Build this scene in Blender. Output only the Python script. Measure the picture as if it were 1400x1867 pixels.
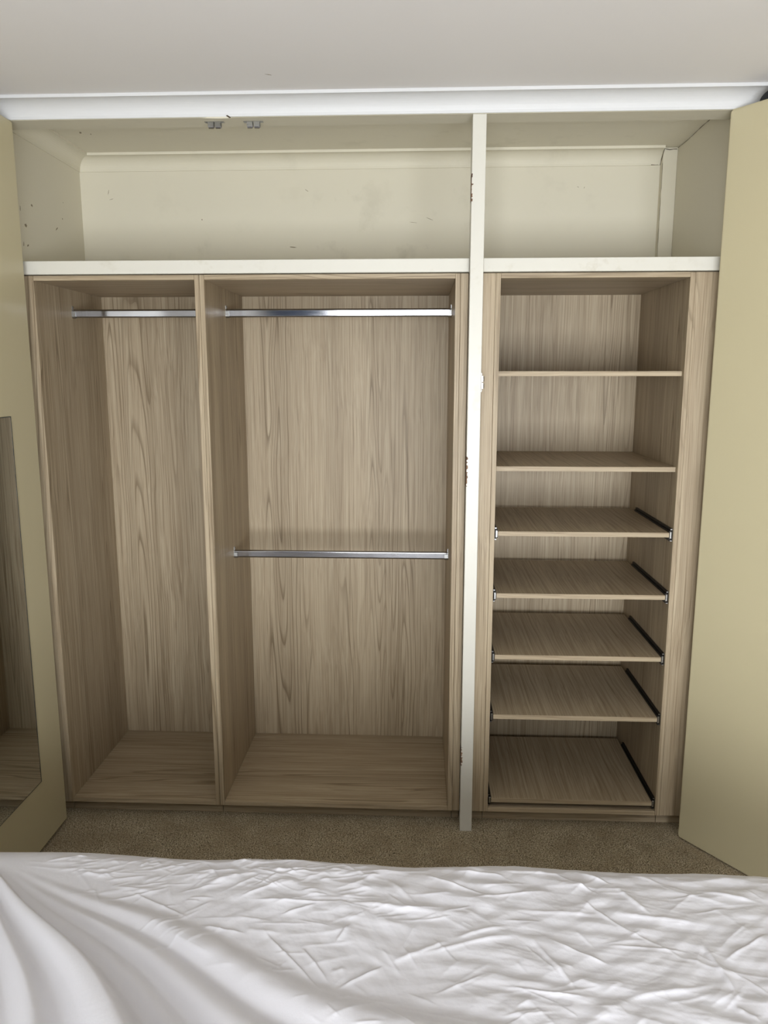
import bpy, bmesh, math, random
import numpy as np
from mathutils import Vector, Matrix

for o in list(bpy.data.objects):
    bpy.data.objects.remove(o, do_unlink=True)
S = bpy.context.scene
COL = S.collection
random.seed(4)
RNG = np.random.default_rng(11)

# ------------------------------------------------------------------ camera
def make_camera():
    p, y, r = (math.radians(a) for a in (-10.0968, 2.5265, 0.0179))
    m = Matrix.Rotation(y, 3, 'Z') @ Matrix.Rotation(p, 3, 'X') @ Matrix.Rotation(r, 3, 'Y')
    right, fwd, up = m.col[0], m.col[1], m.col[2]
    cd = bpy.data.cameras.new('camera')
    cd.sensor_fit = 'VERTICAL'; cd.sensor_height = 36.0; cd.sensor_width = 27.0
    cd.lens = 1405.2 / 1867 * 36.0
    cd.clip_start = 0.02
    c = bpy.data.objects.new('camera', cd); COL.objects.link(c)
    mw = Matrix.Identity(4)
    for i in range(3):
        mw[i][0] = right[i]; mw[i][1] = up[i]; mw[i][2] = -fwd[i]
    mw.translation = (-0.1653, -2.6696, 1.6683)
    c.matrix_world = mw
    S.camera = c
make_camera()

# ------------------------------------------------------------------ light
EXPOSURE = 0.0
WORLD = 4.0
WIN = (-1.00, 1.62, 0.25, 2.06)       # window opening in the wall behind the camera: x0 x1 z0 z1
S.view_settings.view_transform = 'Standard'
S.view_settings.look = 'None'
S.view_settings.exposure = EXPOSURE
S.view_settings.gamma = 1.0
S.view_settings.use_curve_mapping = False
w = bpy.data.worlds.new('sky'); S.world = w
w.use_nodes = True
wn = w.node_tree; wn.nodes.clear()
wo = wn.nodes.new('ShaderNodeOutputWorld'); wb = wn.nodes.new('ShaderNodeBackground')
wb.inputs['Color'].default_value = (0.88, 0.94, 1.0, 1); wb.inputs['Strength'].default_value = WORLD
wn.links.new(wb.outputs[0], wo.inputs[0])
ld = bpy.data.lights.new('window_daylight', 'AREA')   # daylight arriving through the window opening
ld.shape = 'RECTANGLE'; ld.size = WIN[1] - WIN[0]; ld.size_y = WIN[3] - WIN[2]
ld.energy = 215; ld.color = (0.945, 0.972, 1.0)
lo = bpy.data.objects.new('window_daylight', ld); COL.objects.link(lo)
lo.location = ((WIN[0] + WIN[1]) / 2, -4.47, (WIN[2] + WIN[3]) / 2); lo.rotation_euler = (math.radians(90), 0, 0)

# ------------------------------------------------------------------ node helpers
def srgb(*c):
    return tuple(((v / 255) / 12.92 if v / 255 <= .04045 else ((v / 255 + .055) / 1.055) ** 2.4) for v in c) + (1,)

class NT:
    def __init__(s, name):
        s.m = bpy.data.materials.new(name); s.m.use_nodes = True
        s.t = s.m.node_tree; s.t.nodes.clear()
        s.out = s.n('ShaderNodeOutputMaterial'); s.b = s.n('ShaderNodeBsdfPrincipled')
        s.l(s.b.outputs[0], s.out.inputs[0])
    def n(s, t, **k):
        o = s.t.nodes.new(t)
        for a, v in k.items(): setattr(o, a, v)
        return o
    def l(s, a, b): s.t.links.new(a, b)
    def put(s, sock, v):
        if hasattr(v, 'is_linked'): s.l(v, sock)
        else: sock.default_value = v
    def coord(s, kind='Object'): return s.n('ShaderNodeTexCoord').outputs[kind]
    def mapping(s, v, scale=(1, 1, 1), loc=(0, 0, 0)):
        o = s.n('ShaderNodeMapping'); s.l(v, o.inputs['Vector'])
        o.inputs['Scale'].default_value = scale; o.inputs['Location'].default_value = loc
        return o.outputs[0]
    def noise(s, v, scale, detail=2.0, rough=.5, dist=0.0):
        o = s.n('ShaderNodeTexNoise'); s.l(v, o.inputs['Vector'])
        o.inputs['Scale'].default_value = scale; o.inputs['Detail'].default_value = detail
        o.inputs['Roughness'].default_value = rough; o.inputs['Distortion'].default_value = dist
        return o.outputs['Fac']
    def math(s, op, a, b=0.0, c=0.0):
        o = s.n('ShaderNodeMath', operation=op)
        for i, v in enumerate((a, b, c)): s.put(o.inputs[i], v)
        return o.outputs[0]
    def ramp(s, f, *stops):
        o = s.n('ShaderNodeValToRGB'); s.l(f, o.inputs[0])
        e = o.color_ramp.elements
        while len(e) < len(stops): e.new(.5)
        for k, (p, c) in enumerate(stops):
            e[k].position = p; e[k].color = c if len(c) == 4 else (*c, 1)
        return o.outputs[0]
    def g(s, f, *stops): return s.ramp(f, *[(p, (v, v, v, 1)) for p, v in stops])
    def mix(s, f, a, b, mode='MIX'):
        o = s.n('ShaderNodeMix', data_type='RGBA', blend_type=mode)
        s.put(o.inputs[0], f); s.put(o.inputs[6], a); s.put(o.inputs[7], b)
        return o.outputs[2]
    def bump(s, h, strength, dist):
        o = s.n('ShaderNodeBump'); s.l(h, o.inputs['Height'])
        o.inputs['Strength'].default_value = strength; o.inputs['Distance'].default_value = dist
        s.l(o.outputs[0], s.b.inputs['Normal'])
    def set(s, **k):
        for a, v in k.items(): s.put(s.b.inputs[a.replace('_', ' ')], v)
        return s.m

# laminate with a printed grain: light fibres, thin dark ring lines, some cathedral arches
def wood(name, axis, seed):
    t = NT(name); k = 'xyz'.index(axis)
    def st(v):
        q = [1, 1, 1]; q[k] = v; return tuple(q)
    off = (seed * 1.37, seed * 2.11, seed * .73)
    co = t.coord()
    wob = t.noise(t.mapping(co, st(.35), off), 5.0, 2.0, .5)                 # slow sideways wander of the fibres
    cmb = t.n('ShaderNodeCombineXYZ')
    for i in range(3):
        if i != k: t.l(t.math('MULTIPLY', t.math('SUBTRACT', wob, .5), .022), cmb.inputs[i])
    add = t.n('ShaderNodeVectorMath', operation='ADD'); t.l(co, add.inputs[0]); t.l(cmb.outputs[0], add.inputs[1])
    cw = add.outputs[0]
    P = t.mapping(cw, st(.030), off); F = t.mapping(cw, st(.010), off)
    body = t.noise(P, 9.0, 1.0, .4)                                          # growth rings: contour lines of a stretched field
    ring = t.math('FRACT', t.math('MULTIPLY', body, 24.0))
    line = t.g(ring, (0.0, .5), (.08, 0.0), (.72, 0.0), (.95, 1.0), (1.0, .9))
    mask = t.g(t.noise(P, 8.0, 1.0), (.48, .20), (.62, 1.0))
    line = t.math('MULTIPLY', line, mask)
    tone = t.noise(F, 11.0, 2.0, .5)
    fib = t.noise(F, 190.0, 3.0, .6)
    fib2 = t.noise(F, 480.0, 1.0, .6)
    fib3 = t.noise(F, 62.0, 2.0, .6)
    c = t.mix(t.g(tone, (.34, 0), (.66, 1)), srgb(152, 135, 110), srgb(171, 154, 128))
    c = t.mix(t.g(fib3, (.30, .46), (.44, 0.0)), c, srgb(126, 109, 84))
    c = t.mix(t.g(fib3, (.56, 0.0), (.68, .35)), c, srgb(187, 172, 146))
    c = t.mix(t.g(fib, (.44, 0.0), (.64, .42)), c, srgb(193, 179, 153))
    c = t.mix(t.g(fib, (.30, .60), (.42, 0.0)), c, srgb(116, 99, 76))
    c = t.mix(t.g(fib2, (.34, .26), (.48, 0.0)), c, srgb(112, 96, 74))
    c = t.mix(t.math('MULTIPLY', line, .70), c, srgb(104, 87, 63))
    t.bump(fib, .05, .0005)
    return t.set(Base_Color=c, Roughness=.46, Specular_IOR_Level=.3)

def paint(name, col, dirt=None, amt=0.0, rough=.5, scale=4.0, bump=.05):
    t = NT(name); co = t.coord()
    c = col
    n = t.noise(co, 2.3, 3.0)
    c = t.mix(t.g(n, (.35, 0), (.7, .25)), col, tuple(v * .93 for v in col[:3]) + (1,))
    if dirt:
        d = t.noise(co, scale, 5.0, .62)
        e = t.noise(t.mapping(co, (1, 1, 1), (3, 7, 1)), 1.3, 2.0)
        d = t.math('MULTIPLY', t.g(d, (.56, 0), (.72, 1)), t.g(e, (.45, 0), (.62, 1)))
        c = t.mix(t.math('MULTIPLY', d, amt), c, dirt)
    t.bump(t.noise(co, 160.0, 2.0), bump, .0008)
    return t.set(Base_Color=c, Roughness=rough)

def metal(name, col, rough, m=1.0):
    t = NT(name)
    n = t.noise(t.mapping(t.coord(), (1, 30, 30)), 14.0, 2.0)
    return t.set(Base_Color=col, Metallic=m, Roughness=t.g(n, (.3, rough), (.7, rough * 1.35)))

M = {}
M['wood_z'] = wood('laminate_vertical_grain', 'z', 1.0)
M['wood_x'] = wood('laminate_cross_grain', 'x', 2.0)
M['wood_y'] = wood('laminate_depth_grain', 'y', 3.3)
M['wood_edge'] = wood('laminate_edge_band', 'x', 4.1)
M['ceiling'] = paint('ceiling_paint', srgb(230, 227, 225), rough=.8)
M['wall'] = paint('room_wall_paint', srgb(178, 175, 168), rough=.7)
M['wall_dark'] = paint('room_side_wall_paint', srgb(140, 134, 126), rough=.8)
M['cornice'] = paint('cornice_paint', srgb(212, 212, 212), rough=.5)
M['alcove'] = paint('alcove_cream_paint', srgb(210, 204, 185), srgb(146, 139, 118), .28, rough=.6, scale=7)
M['trim'] = paint('cream_gloss_paint', srgb(208, 205, 194), srgb(176, 168, 146), .4, rough=.35, scale=16)
M['door'] = paint('yellowed_cream_gloss', srgb(192, 182, 149), rough=.32, bump=.03)
M['chrome'] = metal('polished_chrome', (.37, .37, .385, 1), .085)
M['steel'] = metal('zinc_steel', (.42, .42, .41, 1), .26)
M['dark_steel'] = metal('black_slide_steel', (.035, .033, .032, 1), .38, .8)
t = NT('mirror_glass'); M['mirror'] = t.set(Base_Color=(.80, .83, .82, 1), Metallic=1.0, Roughness=.012)
t = NT('mirror_edge'); M['mirror_edge'] = t.set(Base_Color=(.05, .055, .05, 1), Roughness=.4)
t = NT('white_plastic'); M['plastic'] = t.set(Base_Color=(.85, .85, .84, 1), Roughness=.3)
t = NT('bare_timber'); n_ = t.noise(t.mapping(t.coord(), (1, 1, .1)), 190.0, 3.0)
M['bare'] = t.set(Base_Color=t.ramp(n_, (.35, srgb(62, 42, 32)), (.65, srgb(138, 108, 84))), Roughness=.9)
t = NT('scuff_mark'); M['scuff'] = t.set(Base_Color=srgb(136, 126, 104), Roughness=.9)
t = NT('grime'); M['grime'] = t.set(Base_Color=srgb(74, 62, 48), Roughness=.95)
t = NT('black_felt'); M['felt'] = t.set(Base_Color=(.018, .019, .021, 1), Roughness=.95)
t = NT('blue_curtain_cloth'); n_ = t.noise(t.mapping(t.coord(), (300, 300, 300)), 1.0, 2.0)
M['curtain'] = t.set(Base_Color=t.ramp(n_, (.3, srgb(40, 66, 104)), (.7, srgb(62, 92, 132))), Roughness=.9)
t = NT('white_window_frame'); M['frame'] = t.set(Base_Color=srgb(240, 240, 238), Roughness=.4)
t = NT('bed_base_fabric'); M['bedbase'] = t.set(Base_Color=srgb(120, 112, 104), Roughness=.9)

t = NT('window_pane'); t.t.nodes.remove(t.b)
tr = t.n('ShaderNodeBsdfTransparent'); gl = t.n('ShaderNodeBsdfGlossy'); gl.inputs['Roughness'].default_value = .02
mx = t.n('ShaderNodeMixShader'); mx.inputs[0].default_value = .06
t.l(tr.outputs[0], mx.inputs[1]); t.l(gl.outputs[0], mx.inputs[2]); t.l(mx.outputs[0], t.out.inputs[0])
M['glass'] = t.m

# carpet
t = NT('carpet_backing'); co = t.coord()
a = t.noise(co, 210.0, 3.0, .7); b = t.noise(co, 9.0, 3.0); d = t.noise(co, 60.0, 2.0, .6)
c = t.ramp(a, (.34, srgb(70, 62, 48)), (.5, srgb(168, 154, 128)), (.66, srgb(226, 214, 188)))
c = t.mix(t.g(b, (.35, .45), (.65, 0)), c, srgb(140, 124, 98))
c = t.mix(t.g(d, (.70, 0), (.74, .8)), c, srgb(52, 42, 30))
t.bump(a, .8, .006)
M['carpet'] = t.set(Base_Color=c, Roughness=.97, Specular_IOR_Level=.1)

# bed sheet
t = NT('white_cotton_sateen'); co = t.coord()
t.bump(t.noise(co, 55.0, 4.0, .6), .22, .003)
M['sheet'] = t.set(Base_Color=srgb(213, 212, 217), Roughness=.42, Specular_IOR_Level=.45, Sheen_Weight=.15)

# ------------------------------------------------------------------ mesh helpers
def bx(bm, x0, x1, y0, y1, z0, z1):
    vs = [bm.verts.new(p) for p in ((x0, y0, z0), (x1, y0, z0), (x1, y1, z0), (x0, y1, z0), (x0, y0, z1), (x1, y0, z1), (x1, y1, z1), (x0, y1, z1))]
    fs = [(0, 3, 2, 1), (4, 5, 6, 7), (0, 1, 5, 4), (1, 2, 6, 5), (2, 3, 7, 6), (3, 0, 4, 7)]
    return [bm.faces.new([vs[i] for i in f]) for f in fs]
def bev(bm, w=.0008, seg=1):
    bmesh.ops.bevel(bm, geom=list(bm.edges), offset=w, segments=seg, affect='EDGES', clamp_overlap=True)
def link(name, bm, mat, parent=None, smooth=False):
    me = bpy.data.meshes.new(name)
    bmesh.ops.recalc_face_normals(bm, faces=list(bm.faces))
    bm.to_mesh(me); bm.free()
    me.materials.append(M[mat])
    if smooth: me.polygons.foreach_set('use_smooth', [True] * len(me.polygons))
    o = bpy.data.objects.new(name, me); COL.objects.link(o)
    if parent:
        o.parent = parent
        o.matrix_parent_inverse = Matrix.Translation(-WORLDLOC.get(parent.name, Vector()))
        WORLDLOC[o.name] = Vector()
        if parent.name in PIVOT: o.matrix_parent_inverse = PIVOT[parent.name].inverted()
    return o
WORLDLOC = {}; PIVOT = {}
def box(name, mat, parent, x0, x1, y0, y1, z0, z1, b=.0008, seg=1):
    bm = bmesh.new(); bx(bm, x0, x1, y0, y1, z0, z1)
    if b: bev(bm, b, seg)
    return link(name, bm, mat, parent)
def thing(name, label, cat, loc=(0, 0, 0), group=None):
    o = bpy.data.objects.new(name, None); COL.objects.link(o)
    o.empty_display_size = .1
    o.location = loc; o['label'] = label; o['category'] = cat
    PIVOT[o.name] = Matrix.Translation(Vector(loc))
    if group: o['group'] = group
    return o
def tag(o, label, cat, group=None):
    o['label'] = label; o['category'] = cat
    if group: o['group'] = group
    return o
def struct(o, label=None):
    o['kind'] = 'structure'
    if label: o['label'] = label
    return o
def prism(bm, pts, a0, a1, axis):
    """extrude a closed 2-D profile along an axis; pts are the two other coordinates in order"""
    def P(q, a):
        return {'x': (a, q[0], q[1]), 'y': (q[0], a, q[1]), 'z': (q[0], q[1], a)}[axis]
    A = [bm.verts.new(P(q, a0)) for q in pts]; B = [bm.verts.new(P(q, a1)) for q in pts]
    n = len(pts)
    for i in range(n): bm.faces.new((A[i], A[(i + 1) % n], B[(i + 1) % n], B[i]))
    bm.faces.new(A[::-1]); bm.faces.new(B)
def cyl(bm, c, r, h, axis='z', n=20):
    pts = [(math.cos(2 * math.pi * i / n) * r, math.sin(2 * math.pi * i / n) * r) for i in range(n)]
    k = 'xyz'.index(axis); oth = [i for i in range(3) if i != k]
    prism(bm, [(c[oth[0]] + p[0], c[oth[1]] + p[1]) for p in pts], c[k] - h / 2, c[k] + h / 2, axis)
def sweep(bm, path, prof, closed=False):
    """mitred sweep of a profile (out, z) along a horizontal polyline; out is to the left of travel"""
    n = len(path); rings = []
    for i, p in enumerate(path):
        p = Vector(p)
        a = Vector(path[i - 1]) if (i > 0 or closed) else None
        b = Vector(path[(i + 1) % n]) if (i < n - 1 or closed) else None
        d1 = (p - a).normalized() if a else None; d2 = (b - p).normalized() if b else None
        d1 = d1 or d2; d2 = d2 or d1
        n1 = Vector((-d1.y, d1.x)); n2 = Vector((-d2.y, d2.x))
        m = (n1 + n2) / (1 + n1.dot(n2))
        rings.append([bm.verts.new((p.x + m.x * u, p.y + m.y * u, z)) for u, z in prof])
    k = len(prof)
    for i in range(n if closed else n - 1):
        A, B = rings[i], rings[(i + 1) % n]
        for j in range(k): bm.faces.new((A[j], A[(j + 1) % k], B[(j + 1) % k], B[j]))
    if not closed:
        bm.faces.new(rings[0][::-1]); bm.faces.new(rings[-1])

# ------------------------------------------------------------------ room shell
CEIL = 2.536
XL, XR, YB, YF = -1.62, 1.72, -4.30, -.05       # room faces
AL, AR, AB = -1.545, .832, .592                 # alcove faces
struct(box('floor', 'carpet', None, XL - .1, XR + .1, YB - .1, AB + .1, -.06, 0, 0))
struct(box('ceiling', 'ceiling', None, XL - .1, XR + .1, YB - .1, AB + .1, CEIL, CEIL + .06, 0))
struct(box('ceiling', 'alcove', None, AL, AR, .0455, AB, CEIL - .0004, CEIL + .05, 0), 'cream ceiling inside the top cupboard')
struct(box('wall_left', 'wall', None, XL - .1, XL, YB - .1, YF + .005, 0, CEIL, 0))
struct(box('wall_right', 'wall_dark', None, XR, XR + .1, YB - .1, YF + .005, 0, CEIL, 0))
bm = bmesh.new()
bx(bm, XL, WIN[0], YB - .1, YB, 0, CEIL); bx(bm, WIN[1], XR, YB - .1, YB, 0, CEIL)
bx(bm, WIN[0], WIN[1], YB - .1, YB, 0, WIN[2]); bx(bm, WIN[0], WIN[1], YB - .1, YB, WIN[3], CEIL)
struct(link('wall_back', bm, 'wall'))
bm = bmesh.new(); bx(bm, XL - .1, AL, YF + .006, AB + .1, 0, CEIL)
struct(link('wall_alcove_left', bm, 'alcove'))
bm = bmesh.new(); bx(bm, AR, XR + .1, YF + .006, AB + .1, 0, CEIL)
struct(link('wall_alcove_right', bm, 'alcove'))
struct(box('wall_alcove_back', 'alcove', None, AL, AR, AB, AB + .1, 0, CEIL, 0))
struct(box('wall_front', 'alcove', None, AL, AR, YF, .045, 2.478, CEIL, .001), 'lintel above the open wardrobe alcove')
# cornices: lip at the ceiling, concave cove, small foot at the wall
def cove(z0, r, lip):
    p = [(-.002, z0), (.004, z0)]
    zc = CEIL - lip
    for i in range(11):
        a = i / 10 * math.pi / 2
        p.append((.004 + (r - .010) * (1 - math.cos(a)) , z0 + .001 + (zc - z0 - .001) * math.sin(a)))
    p += [(r, zc), (r, CEIL - .0005), (-.002, CEIL - .0005)]
    return p
bm = bmesh.new()
sweep(bm, [(XR, YF), (XL, YF), (XL, YB), (XR, YB)], cove(2.479, .060, .0105), closed=True)
struct(link('trim_1', bm, 'cornice'), 'white cove cornice where the room ceiling meets the wall')
bm = bmesh.new()
sweep(bm, [(.776, AB), (AL, AB), (AL, .047)], cove(2.477, .060, .0105))
struct(link('trim_2', bm, 'alcove'), 'cream cove cornice inside the top cupboard')
struct(box('trim_3', 'alcove', None, .776, AR, .560, AB, 2.047, CEIL - .001, .002), 'cream boxed corner upright at the back right of the top cupboard')
# cupboard floor above the robes with the white front rails
struct(box('trim_4', 'alcove', None, AL, AR, .0, AB, 2.0035, 2.043, 0), 'cream floor of the top cupboard')
r1 = struct(box('trim_5', 'trim', None, AL, -.0008, -.013, -.0004, 2.003, 2.0465, .0012), 'long white rail across the top of the two hanging bays')
r2 = struct(box('trim_6', 'trim', None, .0445, AR, -.013, -.0004, 2.003, 2.0465, .0012), 'short white rail above the shelf bay')
post = struct(box('trim_7', 'trim', None, 0, .0435, YF, -.0142, 0, 2.4775, .0012), 'white painted timber post dividing the wardrobe opening')
bm = bmesh.new(); bx(bm, .0012, .0423, -.0142, .034, 2.0468, 2.4775)
link('backing_strip', bm, 'trim', post)
bm = bmesh.new(); bx(bm, .0012, .0423, -.0142, .03, .0, 2.0025)
link('backing_strip', bm, 'trim', post)
# bare hinge rebates on the left edge of the post
def rough_plate(z0, z1, y0, y1, x):
    bm = bmesh.new(); n = 16; L = []
    for i in range(n + 1):
        z = z0 + (z1 - z0) * i / n
        a = y0 + random.uniform(-.002, .003) * (0 < i < n); b = y1 - random.uniform(0, .006) * (0 < i < n)
        L.append([bm.verts.new(q) for q in ((x - .0009, a, z), (x - .0009, b, z), (x + .0035 + random.uniform(-.0015, .0025), a - .0004, z))])
    for i in range(n):
        A, B = L[i], L[i + 1]
        bm.faces.new((A[0], A[1], B[1], B[0])); bm.faces.new((A[2], A[0], B[0], B[2]))
    return bm
for z0, z1 in ((2.216, 2.300), (1.292, 1.394), (.262, .334)):
    o = link('hinge_rebate', rough_plate(z0, z1, YF - .0006, -.0165, 0.0), 'bare', post)
    o['label'] = 'bare brown timber where a hinge was removed'
# ragged paint flake at the edge of the lintel beside the first catch
bm = bmesh.new()
pts = [(-.868, 2.4762), (-.84, 2.4795), (-.815, 2.4815), (-.800, 2.4855), (-.783, 2.484), (-.776, 2.479), (-.765, 2.4745), (-.80, 2.4735), (-.84, 2.4745)]
prism(bm, pts, YF - .0035, YF - .002, 'y'); link('paint_flake', bm, 'alcove', r1)
bpy.data.objects['paint_flake'].parent = bpy.data.objects['trim_1']
bm = bmesh.new(); prism(bm, [(-.785, 2.4815), (-.779, 2.483), (-.768, 2.4755), (-.774, 2.4745)], YF - .0048, YF - .0034, 'y')
o = link('paint_flake', bm, 'grime', bpy.data.objects['trim_1'])

# scuffs on the cupboard walls, a hair proud of the paint
def blot(name, mat, parent, c, nrm, rx, ry, rot=0, n=11):
    bm = bmesh.new(); nrm = Vector(nrm).normalized()
    u = Vector((0, 0, 1)) if abs(nrm.z) < .9 else Vector((0, 1, 0))
    v = nrm.cross(u); c = Vector(c)
    ring = []
    for i in range(n):
        a = 2 * math.pi * i / n; k = random.uniform(.6, 1.15)
        p, q = math.cos(a) * rx * k, math.sin(a) * ry * k
        p, q = p * math.cos(rot) - q * math.sin(rot), p * math.sin(rot) + q * math.cos(rot)
        ring.append(bm.verts.new(c + v * p + u * q + nrm * .0006))
    bm.faces.new(ring)
    r = bmesh.ops.extrude_face_region(bm, geom=list(bm.faces))
    for e in r['geom']:
        if isinstance(e, bmesh.types.BMVert): e.co -= nrm * .0005
    return link(name, bm, mat, parent)
wl, wr, wbk = (bpy.data.objects[k] for k in ('wall_alcove_left', 'wall_alcove_right', 'wall_alcove_back'))
for y, z, a, b, r in ((.165, 2.262, .006, .004, .3), (.08, 2.235, .002, .009, 0), (.11, 2.185, .009, .006, .2), (.35, 2.215, .011, .003, -.6), (.405, 2.262, .003, .003, 0), (.085, 2.118, .002, .009, .1), (.115, 2.118, .008, .003, -.5), (.42, 2.325, .002, .002, 0)):
    blot('scuff', 'scuff', wl, (AL, y, z), (1, 0, 0), a, b, r)
for x, z, a, b, r in ((-1.43, 2.40, .0011, .010, .25), (-1.42, 2.372, .009, .0009, -.25), (-1.05, 2.29, .003, .003, 0), (-.95, 2.125, .012, .002, .2), (-.68, 2.18, .015, .002, .1), (-.62, 2.398, .008, .0012, .6), (-.125, 2.285, .016, .0010, .35), (-.19, 2.272, .016, .0008, .1), (.46, 2.4, .005, .001, .4), (.485, 2.398, .001, .004, .3), (-1.17, 2.13, .003, .003, 0)):
    blot('scuff', 'scuff', wbk, (x, AB, z), (0, -1, 0), a, b, r)
for x, y, a, b in ((-1.40, .28, .004, .010), (-1.37, .30, .002, .008)):
    blot('scuff', 'scuff', bpy.data.objects['ceiling.001'], (x, y, CEIL - .0004), (0, 0, -1), a, b, .3)
blot('scuff', 'scuff', bpy.data.objects['ceiling'], (-.611, -.234, CEIL), (0, 0, -1), .011, .0016, .5)
# the open joint between the cupboard ceiling and its right wall, and round the corner upright
def crack(parent, pts, r=.0014):
    bm = bmesh.new(); V = [Vector(p) for p in pts]; Q = []
    for a, b in zip(V, V[1:]):
        n = max(2, int((b - a).length / .02))
        Q += [a.lerp(b, i / n) for i in range(n)]
    Q.append(V[-1]); rings = []
    for q in Q:
        k = r * random.uniform(.35, 1.3); j = Vector((random.uniform(-.0015, .0015),) * 3)
        rings.append([bm.verts.new(q + j + Vector(d) * k) for d in ((1, 0, 0), (0, 0, 1), (-1, 0, 0), (0, 0, -1))])
    for A, B in zip(rings, rings[1:]):
        for j in range(4): bm.faces.new((A[j], A[(j + 1) % 4], B[(j + 1) % 4], B[j]))
    return link('crack', bm, 'grime', parent)
crack(wr, [(AR - .001, .05, CEIL - .001), (AR - .001, .18, CEIL - .004), (AR - .001, .30, CEIL - .002), (AR - .001, .44, CEIL - .006), (AR - .001, .558, CEIL - .004)], .0009)
crack(bpy.data.objects['trim_3'], [(.776, .5595, 2.05), (.775, .5595, 2.30), (.776, .5595, 2.478)], .0007)
crack(bpy.data.objects['trim_2'], [(.7755, .589, 2.479), (.775, .572, 2.495), (.7755, .545, 2.522), (.776, .533, 2.530)], .0011)
crack(bpy.data.objects['trim_2'], [(.74, .587, 2.4785), (.775, .5875, 2.4785)], .001)
crack(bpy.data.objects['trim_3'], [(.78, .5585, 2.531), (.80, .5585, 2.526), (.828, .5585, 2.529)], .0012)

# window behind the camera (seen only as a reflection)
wf = struct(link('window_1', (lambda b: (bx(b, WIN[0], WIN[1], YB - .09, YB - .03, WIN[2], WIN[2] + .05), bx(b, WIN[0], WIN[1], YB - .09, YB - .03, WIN[3] - .05, WIN[3]),
    bx(b, WIN[0], WIN[0] + .05, YB - .09, YB - .03, WIN[2] + .05, WIN[3] - .05), bx(b, WIN[1] - .05, WIN[1], YB - .09, YB - .03, WIN[2] + .05, WIN[3] - .05),
    bx(b, (WIN[0] + WIN[1]) / 2 - .02, (WIN[0] + WIN[1]) / 2 + .02, YB - .08, YB - .04, WIN[2] + .05, WIN[3] - .05), b)[-1])(bmesh.new()), 'frame'))
box('pane', 'glass', wf, WIN[0] + .05, (WIN[0] + WIN[1]) / 2 - .02, YB - .062, YB - .058, WIN[2] + .05, WIN[3] - .05, 0)
box('pane', 'glass', wf, (WIN[0] + WIN[1]) / 2 + .02, WIN[1] - .05, YB - .062, YB - .058, WIN[2] + .05, WIN[3] - .05, 0)

# ------------------------------------------------------------------ wardrobe cabinets
T = .0166; ZB, ZT = .0682, 1.984; BACK = .571
def carcass(label, x0, x1, mat_floor='wood_x', fillers=()):
    """x0, x1 are the outer faces"""
    c = thing('wardrobe_cabinet', label, 'cabinet', ((x0 + x1) / 2, .28, 0), 'fitted wardrobe cabinets in the alcove')
    box('side_panel', 'wood_z', c, x0 + .0002, x0 + T, 0, BACK, ZB - T, ZT + T)
    box('side_panel', 'wood_z', c, x1 - T, x1 - .0002, 0, BACK, ZB - T, ZT + T)
    box('top_panel', 'wood_x', c, x0 + T + .0003, x1 - T - .0003, 0, BACK, ZT, ZT + T)
    box('base_panel', mat_floor, c, x0 + T + .0003, x1 - T - .0003, .0004, BACK, ZB - T, ZB)
    box('back_panel', 'wood_z', c, x0 + .001, x1 - .001, BACK + .0004, BACK + .015, ZB - T, ZT + T)
    box('kickboard', 'wood_x', c, x0 + .001, x1 - .001, .038, .054, .0005, ZB - T - .001)
    for a, b in fillers:
        box('filler_strip', 'wood_z', c, a, b, .001, .017, ZB - T, ZT + T)
        if b - a > .02: box('kickboard', 'wood_x', c, a + .0002, b - .0002, .038, .054, .0005, ZB - T - .001)
    return c
cabL = carcass('narrow left wardrobe cabinet of pale wood laminate with one high hanging rail', -1.4957, -.9082, fillers=((AL + .0005, -1.4962),))
cabM = carcass('wide middle wardrobe cabinet of pale wood laminate with two hanging rails', -.9078, -.0277, fillers=((-.0272, -.0010),))
cabR = carcass('right wardrobe cabinet of pale wood laminate fitted with shelves', .0893, .7417, 'wood_x', fillers=((.0448, .0888), (.7422, AR - .0005)))
sx0, sx1 = .0893 + T, .7417 - T
for z in (1.680, 1.3535):
    box('shelf', 'wood_y', cabR, sx0 + .0005, sx1 - .0005, .022, BACK - .001, z - T, z)
    # printed edge band of the shelf front
    box('edge_band', 'wood_edge', cabR.children[-1] if False else bpy.data.objects[[o.name for o in COL.objects if o.name.startswith('shelf')][-1]],
        sx0 + .0005, sx1 - .0005, .0205, .0219, z - T, z, .0003)

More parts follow.
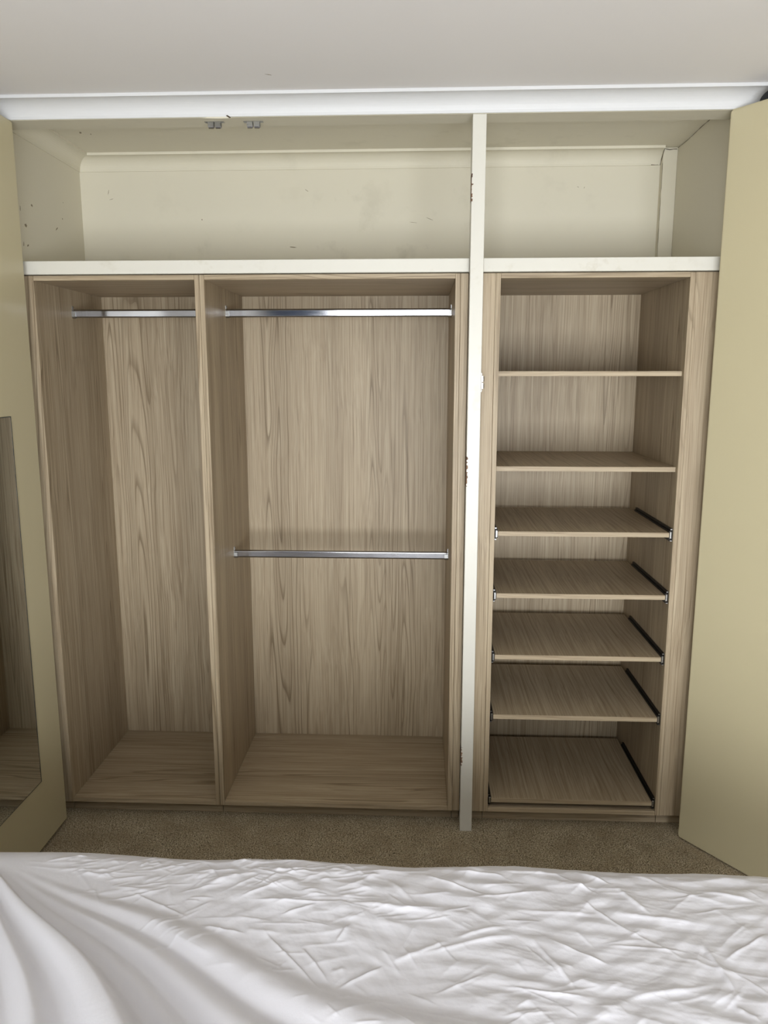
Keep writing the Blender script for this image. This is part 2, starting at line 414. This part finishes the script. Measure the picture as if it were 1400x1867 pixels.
# pull-out shelves: the board with its band, and a slide either side (channel, inner runner, bright end tab)
def cchannel(bm, xw, s, zc, y0, y1, w, h, t, lip):
    """C section with its web on the plane xw, opening to +s; the flanges hook inward by lip"""
    zt, zb = zc + h / 2, zc - h / 2
    p = [(xw, zb), (xw + s * w, zb), (xw + s * w, zb + lip), (xw + s * (w - t), zb + lip), (xw + s * (w - t), zb + t), (xw + s * t, zb + t),
         (xw + s * t, zt - t), (xw + s * (w - t), zt - t), (xw + s * (w - t), zt - lip), (xw + s * w, zt - lip), (xw + s * w, zt), (xw, zt)]
    prism(bm, p, y0, y1, 'y')
proto = None
zs = [1.1255, .8995, .6690, .4380, .1045]
def pull_out(z):
    s = link('pull_out_shelf', (lambda b: (bx(b, sx0 + .0126, sx1 - .0126, .0055, .512, z - T, z), bev(b), b)[-1])(bmesh.new()), 'wood_y', cabR)
    b = bmesh.new(); bx(b, sx0 + .0126, sx1 - .0126, .004, .0054, z - T, z); bev(b, .0003)
    link('edge_band', b, 'wood_edge', s)
    for side in (1, -1):
        xw = sx0 + .0002 if side == 1 else sx1 - .0002
        zc = z - .0095
        b = bmesh.new(); cchannel(b, xw, side, zc, .010, .452, .0075, .0455, .0014, .006)
        link('slide_channel', b, 'dark_steel', s)
        b = bmesh.new()
        cchannel(b, xw + side * .0122, -side, zc, .008, .450, .0068, .030, .0013, .005)
        bx(b, *sorted((xw + side * .0030, xw + side * .0055)), .012, .452, zc - .017, zc + .017)
        link('slide_runner', b, 'dark_steel', s)
        b = bmesh.new(); bx(b, *sorted((xw + side * .0040, xw + side * .0108)), .0050, .0076, zc - .0125, zc + .0125); bev(b, .0012)
        bx(b, *sorted((xw + side * .0015, xw + side * .0075)), .0085, .0098, zc - .0215, zc - .0190)
        bx(b, *sorted((xw + side * .0015, xw + side * .0075)), .0085, .0098, zc + .0190, zc + .0215)
        o = link('slide_end_tab', b, 'steel', s); o['label'] = 'bright zinc end tab of the slide'
    return s
first = pull_out(zs[0])
for z in zs[1:]:
    c = first.copy(); COL.objects.link(c); c.location.z += z - zs[0]
    for ch in list(first.children):
        d = ch.copy(); COL.objects.link(d); d.parent = c

# ------------------------------------------------------------------ hanging rails
def oval(n=72, a=.0075, b=.0155, flat=.010):
    pts = []
    for i in range(n):
        t = 2 * math.pi * i / n
        yy = math.cos(t) * a; zz = math.sin(t) * a + (flat if math.sin(t) >= 0 else -flat)
        pts.append((yy, zz * b / (a + flat)))
    return pts
def rail(label, x0, x1, y, z, roll=0.0):
    cr, sr = math.cos(roll), math.sin(roll)
    r = thing('hanging_rail', label, 'rail', ((x0 + x1) / 2, y, z), 'chrome hanging rails in the wardrobe')
    bm = bmesh.new(); prism(bm, [(y + p * cr - q * sr, z + p * sr + q * cr) for p, q in oval()], x0 + .0035, x1 - .0035, 'x')
    link('tube', bm, 'chrome', r, False)
    for x, s in ((x0, 1), (x1, -1)):
        bm = bmesh.new()
        prism(bm, [(y + p * 1.12, z + q * 1.04 ) for p, q in oval(20)], x + s * .0003, x + s * .0030, 'x')
        # open cup below the tube and the screw tab above it
        pts = [(y + math.cos(a) * .0112, z - .0085 + math.sin(a) * .0095) for a in [math.pi + i * math.pi / 10 for i in range(11)]]
        pts += [(y + .0112, z + .006), (y + .0096, z + .006), (y + .0096, z - .0085)] + [(y + math.cos(a) * .0096, z - .0085 + math.sin(a) * .0079) for a in [2 * math.pi - i * math.pi / 10 for i in range(1, 10)]] + [(y - .0096, z - .0085), (y - .0096, z + .006), (y - .0112, z + .006)]
        prism(bm, pts, x + s * .0003, x + s * .014, 'x')
        bx(bm, *sorted((x + s * .0003, x + s * .0026)), y - .006, y + .006, z + .012, z + .0275)
        b = link('bracket', bm, 'steel', r)
        bm = bmesh.new(); cyl(bm, (x + s * .0038, y, z + .0225), .0034, .0024, 'x', 12)
        link('screw', bm, 'chrome', b)
    return r
iL0, iL1 = -1.4957 + T, -.9082 - T
iM0, iM1 = -.9078 + T, -.0277 - T
rail('short chrome hanging rail high in the narrow left bay', iL0, iL1, .290, 1.8965, .05)
rail('upper chrome hanging rail across the top of the wide middle bay', iM0, iM1, .290, 1.8965, .05)
rail('lower chrome hanging rail halfway down the wide middle bay', iM0, iM1, .290, .9690)

# ------------------------------------------------------------------ roller catches
def catch(label, M4, h=.0165):
    c = thing('roller_catch', label, 'catch', (0, 0, 0), 'small metal roller catches on the door frame')
    PIVOT[c.name] = Matrix.Identity(4)
    bm = bmesh.new(); bx(bm, -.032, .032, -.007, .007, .0003, .0022); bev(bm, .0005)
    for s in (-1, 1):
        bx(bm, s * .0115 - .0095, s * .0115 + .0095, -.007, -.0055, .0022, h); bx(bm, s * .0115 - .0095, s * .0115 + .0095, .0055, .007, .0022, h)
    link('plate', bm, 'steel', c)
    for s in (-1, 1):
        bm = bmesh.new(); cyl(bm, (s * .0115, 0, h - .0015), .0056, .0160, 'x', 16)
        link('roller', bm, 'chrome', c, False)
        bm = bmesh.new(); cyl(bm, (s * .0265, 0, .0028), .0028, .0016, 'z', 10)
        link('screw', bm, 'steel', c)
    c.matrix_world = M4
    return c
flip = Matrix.Rotation(math.pi, 4, 'X')
catch('small metal roller catch under the lintel beside the torn paint, left of two', Matrix.Translation((-.834, -.006, 2.4778)) @ flip)
catch('small metal roller catch under the lintel on clean paint, right of two', Matrix.Translation((-.707, -.004, 2.4778)) @ flip)
catch('small metal roller catch on the right edge of the white post', Matrix.Translation((.0437, -.0385, 1.643)) @ Matrix.Rotation(math.pi / 2, 4, 'Y'), .0068)

# ------------------------------------------------------------------ doors
def slab(name, mat, parent, x0, x1, y0, y1, z0, z1, r=.004):
    return box(name, mat, parent, x0, x1, y0, y1, z0, z1, r, 3)
dl = thing('door', 'cream left wardrobe door standing open with a long mirror on it', 'door', (-1.4985, -.425, 0)); dl['kind'] = 'thing'
slab('door_leaf', 'door', dl, -1.516, -1.4815, -.800, -.0535, .0155, 2.4740)
bm = bmesh.new()                                   # mirror with slightly nibbled silvering along its edges
y0, y1, z0, z1 = -.640, -.2245, .2620, 1.5340
bx(bm, -1.4814, -1.4788, y0, y1, z0, z1)
mirr = link('mirror', bm, 'mirror', dl)
mirr['label'] = 'long frameless mirror'
bm = bmesh.new()
for a, b, c, d in ((y0 - .003, y0, z0, z1), (y1, y1 + .0035, z0, z1), (y0 - .003, y1 + .0035, z0 - .0025, z0), (y0 - .003, y1 + .0035, z1, z1 + .0025)):
    bx(bm, -1.4814, -1.4786, a, b, c, d)
for k in range(26):
    z = random.uniform(z0, z1); L = random.uniform(.004, .03); bx(bm, -1.4789, -1.47865, y1 - random.uniform(.0005, .002), y1, z, min(z1, z + L))
link('mirror_edge', bm, 'mirror_edge', mirr)
for z in (.25, 1.25, 2.25):
    bm = bmesh.new(); cyl(bm, (-1.5195, -.0515, z), .0045, .09, 'z', 12); link('hinge', bm, 'steel', dl)

dr = thing('door', 'plain cream right wardrobe door swung wide open, without a mirror', 'door', (.7925, -.0555, 0)); dr['kind'] = 'thing'
ang = math.radians(-53.8)
PIVOT[dr.name] = Matrix.Identity(4)
slab('door_leaf', 'door', dr, 0, .790, 0, .0345, .003, 2.4765, .006)
for z in (.25, 1.25, 2.25):
    bm = bmesh.new(); cyl(bm, (-.002, .040, z), .0045, .09, 'z', 12); link('hinge', bm, 'steel', dr)
dr.rotation_euler = (0, 0, ang)

# black cap lying on top of the right door
bm = bmesh.new()
bmesh.ops.create_uvsphere(bm, u_segments=32, v_segments=20, radius=1)
bmesh.ops.bisect_plane(bm, geom=list(bm.verts) + list(bm.edges) + list(bm.faces), plane_co=(0, 0, 0), plane_no=(0, 0, -1), clear_outer=True)
bmesh.ops.holes_fill(bm, edges=[e for e in bm.edges if e.is_boundary])
for v in bm.verts:
    x, y, z = v.co
    v.co = Vector((x * .105, y * (.022 if y > 0 else .017), z * .042))
hat = link('cap', bm, 'felt', None, True)
tag(hat, 'black rounded cap lying on the top edge of the open right door', 'cap')
hat.location = Vector((.7925, -.0555, 2.4768)) + Matrix.Rotation(ang, 3, 'Z') @ Vector((.190, .0175, 0)); hat.rotation_euler = (0, 0, ang)

# curtain at the window behind, met only in the rail's reflection
bm = bmesh.new(); A = []
for i in range(61):
    x = -1.60 + .56 * i / 60; y = YB + .09 + .028 * math.sin(i / 60 * 2 * math.pi * 6)
    A.append([bm.verts.new((x, y, z)) for z in (.06, 2.36)] + [bm.verts.new((x, y + .004, z)) for z in (.06, 2.36)])
for a, b in zip(A, A[1:]):
    bm.faces.new((a[0], b[0], b[1], a[1])); bm.faces.new((a[2], a[3], b[3], b[2])); bm.faces.new((a[1], b[1], b[3], a[3])); bm.faces.new((a[0], a[2], b[2], b[0]))
cu = thing('curtain', 'blue curtain beside the window, met only as a blue reflection in the rails', 'curtain', (-1.42, YB + .09, 0))
link('cloth', bm, 'curtain', cu, True)
bm = bmesh.new(); cyl(bm, (-.45, YB + .09, 2.372), .012, 2.25, 'x', 14); link('pole', bm, 'steel', cu)

bl = thing('roller_blind', 'dark blue roller blind half down over the window, met only in the rail reflections', 'blind', (.95, YB + .03, 2.09))
box('cloth', 'curtain', bl, .16, 1.68, YB + .028, YB + .0295, 1.66, 2.085, 0)
bm = bmesh.new(); cyl(bm, (.92, YB + .03, 2.10), .016, 1.54, 'x', 14); link('roller_tube', bm, 'steel', bl)
bm = bmesh.new(); cyl(bm, (.92, YB + .029, 1.652), .008, 1.52, 'x', 10); link('hem_bar', bm, 'steel', bl)

# ------------------------------------------------------------------ bed
BX0, BX1, BY0, BY1, BZ = -1.40, .85, -2.50, -1.055, .58
bed = thing('bed', 'low bed with fabric base lying under the white sheet', 'bed', ((BX0 + BX1) / 2, (BY0 + BY1) / 2, 0))
box('base', 'bedbase', bed, BX0 + .06, BX1 - .06, BY0 + .06, BY1 - .06, .06, .26, .01, 2)
box('mattress', 'frame', bed, BX0 + .03, BX1 - .03, BY0 + .03, BY1 - .03, .262, BZ - .03, .02, 3)
for x in (BX0 + .12, BX1 - .12):
    for y in (BY0 + .12, BY1 - .12):
        bm = bmesh.new(); cyl(bm, (x, y, .03), .025, .06, 'z', 14); link('leg', bm, 'dark_steel', bed)

CREASES = [(-0.515,-1.243,-0.315,-1.236,1.0),(-0.315,-1.236,-0.116,-1.254,1.0),(-0.116,-1.254,-0.047,-1.235,0.8),(-0.308,-1.461,-0.222,-1.391,1.2),(-0.222,-1.391,-0.096,-1.332,1.0),(-0.096,-1.332,0.031,-1.293,1.0),(-0.382,-1.363,-0.317,-1.449,0.9),(-0.466,-1.314,-0.325,-1.477,0.9),(-0.538,-1.244,-0.447,-1.170,0.8),(-0.784,-1.206,-0.613,-1.305,0.8),(-0.439,-1.282,-0.371,-1.242,0.8),(0.060,-1.314,0.121,-1.467,0.9),(0.200,-1.106,0.266,-1.157,1.0),(0.266,-1.157,0.328,-1.256,1.0),(0.011,-1.117,0.186,-1.124,0.9),(0.394,-1.314,0.406,-1.467,1.0),(0.416,-1.366,0.532,-1.286,1.0),(-0.181,-1.373,0.055,-1.316,0.8),(0.031,-1.244,0.231,-1.246,0.7),(0.231,-1.246,0.432,-1.268,0.7),(0.424,-1.160,0.567,-1.204,0.9),(-0.131,-1.469,-0.030,-1.423,0.7),(-0.664,-1.151,-0.555,-1.142,0.9),(-0.655,-1.346,-0.537,-1.405,1.0),(-0.827,-1.248,-0.691,-1.199,0.7),(-0.301,-1.190,-0.245,-1.136,0.8),(-0.245,-1.136,-0.124,-1.118,0.6),(-0.464,-1.142,-0.311,-1.104,0.8),(-0.598,-1.317,-0.484,-1.334,0.8),(-0.790,-1.127,-0.772,-1.105,0.8),(-0.844,-1.177,-0.754,-1.159,0.6),(-0.086,-1.113,0.044,-1.139,0.7),(-0.057,-1.214,0.120,-1.181,0.7),(-0.160,-1.129,0.012,-1.212,0.7),(0.194,-1.476,0.386,-1.418,0.8),(0.097,-1.320,0.207,-1.387,0.7),(0.200,-1.330,0.362,-1.345,0.6),(0.142,-1.116,0.233,-1.194,0.7),(-0.023,-1.449,0.148,-1.472,0.7),(0.342,-1.126,0.298,-1.106,0.6),(-0.324,-1.353,-0.293,-1.291,0.8),(-0.293,-1.408,-0.322,-1.423,0.7),(0.386,-1.468,0.425,-1.509,0.8),(-0.233,-1.151,-0.160,-1.236,0.7),(0.184,-1.204,0.261,-1.298,0.7)]
def sheet():
    xs = np.concatenate([np.linspace(BX0 - .012, -1.20, 50), np.linspace(-1.20, .68, 900)[1:], np.linspace(.68, BX1 + .012, 50)[1:]])
    # distance along the cloth: 0 at the far top edge, running to the camera
    ss = np.concatenate([np.linspace(0, .54, 330), np.linspace(.54, BY1 - BY0, 90)[1:]])
    X, Sg = np.meshgrid(xs, ss)
    edge = BY1 + .012 - .0125 * (X - BX0) / (BX1 - BX0) * 2 + .004 * np.sin(X * 5.1) + .003 * np.sin(X * 13 + 1)
    Y = edge - Sg
    # gentle mattress roll-off near the edges
    d = np.minimum(np.minimum(Sg, Y - BY0 + .0), np.minimum(X - BX0, BX1 - X))
    d = np.clip(d, 0, None)
    Z = BZ - .035 * np.exp(-d / .03)
    # soft unevenness
    def vnoise(fx, fy, amp, seed):
        r = np.random.default_rng(seed); out = np.zeros_like(X)
        for k in range(10):
            a = r.uniform(0, 2 * math.pi); f = r.uniform(.5, 1.5)
            out += np.sin(X * fx * f * math.cos(a) + Y * fy * f * math.sin(a) + r.uniform(0, 6.28))
        return out * amp / 3
    Z += vnoise(9, 11, .0022, 1)
    # meander so that no crease is ruled straight
    WX = X + vnoise(22, 22, .0045, 2); WY = Y + vnoise(22, 22, .0045, 3)
    H = np.zeros_like(X)
    def crease(x0, y0, x1, y1, A, w, skew):
        dx, dy = x1 - x0, y1 - y0; L = math.hypot(dx, dy)
        if L < 1e-4: return
        tx, ty = dx / L, dy / L
        c0 = np.searchsorted(xs, min(x0, x1) - 6 * w - .03); c1 = np.searchsorted(xs, max(x0, x1) + 6 * w + .03)
        if c1 <= c0: return
        sub = (slice(None), slice(c0, c1))
        px = WX[sub] - x0; py = WY[sub] - y0
        t = (px * tx + py * ty) / L; n = -px * ty + py * tx
        win = np.clip(np.minimum(t, 1 - t) * 3.2, 0, 1); win = win * win * (3 - 2 * win)
        prof = np.where(n > 0, np.exp(-np.abs(n) / (w * skew)), np.exp(-np.abs(n) / w))
        prof = np.sqrt(prof * prof + .0) * (1 - .25 * np.exp(-(n / (w * .35)) ** 2))
        H[sub] += A * win * prof
    for x0, y0, x1, y1, k in CREASES:
        crease(x0, y0, x1, y1, .0056 * k, .0040, random.choice((.45, 2.2)))
    r = np.random.default_rng(21)
    for k in range(520):
        x = r.uniform(-1.15, .80); y = r.uniform(-1.75, -1.09)
        if y < -1.09 - .70 * (x + 1.05): continue
        fam = r.random()
        a = (r.normal(.05, .25) if fam < .5 else r.normal(.62, .2) if fam < .72 else r.normal(-.75, .22))
        L = r.uniform(.03, .14); A = r.uniform(.0006, .0024)
        crease(x - math.cos(a) * L / 2, y - math.sin(a) * L / 2, x + math.cos(a) * L / 2, y + math.sin(a) * L / 2, A, r.uniform(.0022, .0045), r.choice((.45, 1, 2.2)))
    for k in range(170):
        x = r.uniform(-1.02, -.25); y = -1.085 - abs(r.normal(0, .11))
        if y < -1.09 - .60 * (x + 1.02): continue
        a = r.normal(.22, .30); L = r.uniform(.03, .12)
        crease(x - math.cos(a) * L / 2, y - math.sin(a) * L / 2, x + math.cos(a) * L / 2, y + math.sin(a) * L / 2, r.uniform(.0012, .0030), r.uniform(.0024, .0042), r.choice((.45, 2.2)))
    # facets between the creases: folded triangle waves in a few directions, patchy
    calm = np.clip((Y + 1.09 + .70 * (X + 1.05)) / .30, 0, 1)
    for k in range(26):
        a = (r.normal(math.pi / 2, .30) if k % 2 else r.normal(math.pi / 2 + .7 * (-1) ** (k // 2), .25))
        lam = r.uniform(.05, .17); ph = r.uniform(0, 9)
        q = ((WX * math.cos(a) + WY * math.sin(a)) / lam + ph) % 1.0
        tri = np.abs(q - .5) * 2
        tri = np.sqrt((tri - .5) ** 2 * 4 + .003)
        pm = np.sin(X * r.uniform(3, 9) + r.uniform(0, 6)) * np.sin(Y * r.uniform(4, 11) + r.uniform(0, 6)) + .15 * np.sin(X * 23 + ph) 
        H += tri * np.clip(pm * 1.6, 0, 1) * lam * .014 * calm
    fade = np.clip(Sg / .05, 0, 1)
    Z += H * (.15 + .85 * fade)
    # fan of soft folds gathered at the left end of the bed
    ox, oy = -1.17, -1.09
    rx, ry = X - ox, Y - oy
    R_ = np.hypot(rx, ry); th = np.degrees(np.arctan2(ry, rx)) + 1.2 * np.sin(R_ * 9) 
    def bump(c, lo, hi):
        q = np.where(th < c, (c - th) / lo, (th - c) / hi)
        return np.where(q < 1, .5 + .5 * np.cos(np.clip(q, 0, 1) * math.pi), 0)
    rr = np.clip(R_, 0, .8)
    sl = np.clip((R_ - .12) / .3, 0, 1)
    G = rr * (.115 * bump(-44.5, 9, 4.6) + .065 * bump(-53.5, 4.2, 4.2) + sl * (.012 * bump(-37.5, 2.6, 2.6) + .030 * bump(-32.5, 3.4, 4.0)
              + .026 * bump(-26.0, 3.6, 4.4)))
    G += .10 * rr * np.clip((-48 - th) / 20, 0, 1)
    G += rr * .0010 * np.sin(th * 1.9 + 4 * R_) * np.clip((-20 - th) / 10, 0, 1) * sl
    G *= np.clip((R_ - .02) / .14, 0, 1)
    G *= np.clip(1 - (-1.85 - Y) / .35, 0, 1)
    G *= np.clip((X - BX0) / .06, 0, 1)
    Z += G
    ny, nx = X.shape
    # hanging skirts: far side and ends drop towards the floor
    V = np.stack([X, Y, Z], -1)
    far = []
    for j, (o, dz) in enumerate(((.006, -.012), (.010, -.035), (.012, -.09), (.013, -.19), (.014, -.33))):
        q = V[0].copy(); q[:, 1] += o; q[:, 2] = BZ - .035 + dz + .004 * np.sin(q[:, 0] * 23 + j); far.append(q)
    V = np.concatenate([np.stack(far[::-1]), V], 0)
    ny = V.shape[0]
    me = bpy.data.meshes.new('bed_sheet')
    idx = np.arange(ny * nx).reshape(ny, nx)
    F = np.stack([idx[:-1, :-1], idx[1:, :-1], idx[1:, 1:], idx[:-1, 1:]], -1).reshape(-1, 4)
    me.vertices.add(ny * nx); me.vertices.foreach_set('co', V.reshape(-1).astype(np.float32))
    me.loops.add(F.size); me.loops.foreach_set('vertex_index', F.reshape(-1).astype(np.int32))
    me.polygons.add(len(F)); me.polygons.foreach_set('loop_start', np.arange(0, F.size, 4, dtype=np.int32))
    me.polygons.foreach_set('use_smooth', np.ones(len(F), bool))
    me.update(calc_edges=True); me.validate()
    me.materials.append(M['sheet'])
    o = bpy.data.objects.new('bed_sheet', me); COL.objects.link(o)
    return tag(o, 'crumpled white bed sheet spread over the bed in the foreground', 'sheet')
sheet()

# ------------------------------------------------------------------ carpet pile on the strip in view
def pile():
    n = 52000
    x = RNG.uniform(-1.50, 1.15, n); y = RNG.uniform(-1.06, .0315, n)
    keep = ~((x > -.004) & (x < .048) & (y > -.054)) & ~((y > -.06) & ((x < -1.47) | (x > .79)))
    keep &= ~((x < -1.476)) & ~((np.abs((x - .7925) * .807 + (y + .0555) * .59) < .045) & (x > .77))
    x, y = x[keep], y[keep]; n = len(x)
    a = RNG.uniform(0, 2 * np.pi, n); r = RNG.uniform(.0016, .0030, n); h = RNG.uniform(.0025, .0065, n)
    tip = np.stack([x + RNG.normal(0, .0022, n), y + RNG.normal(0, .0022, n), h], 1)
    V = np.zeros((n, 4, 3))
    for k in range(3):
        V[:, k, 0] = x + r * np.cos(a + k * 2.094); V[:, k, 1] = y + r * np.sin(a + k * 2.094); V[:, k, 2] = .0001
    V[:, 3] = tip
    b = np.arange(n)[:, None, None] * 4
    F = (b + np.array([[0, 1, 3], [1, 2, 3], [2, 0, 3]])[None]).reshape(-1, 3)
    me = bpy.data.meshes.new('carpet_pile')
    me.vertices.add(n * 4); me.vertices.foreach_set('co', V.reshape(-1).astype(np.float32))
    me.loops.add(F.size); me.loops.foreach_set('vertex_index', F.reshape(-1).astype(np.int32))
    me.polygons.add(len(F)); me.polygons.foreach_set('loop_start', np.arange(0, F.size, 3, dtype=np.int32))
    me.update(calc_edges=True); me.validate()
    me.materials.append(M['carpet'])
    o = bpy.data.objects.new('carpet_pile', me); COL.objects.link(o)
    o['kind'] = 'stuff'
    tag(o, 'short taupe carpet pile on the strip of floor before the wardrobe', 'carpet')
pile()
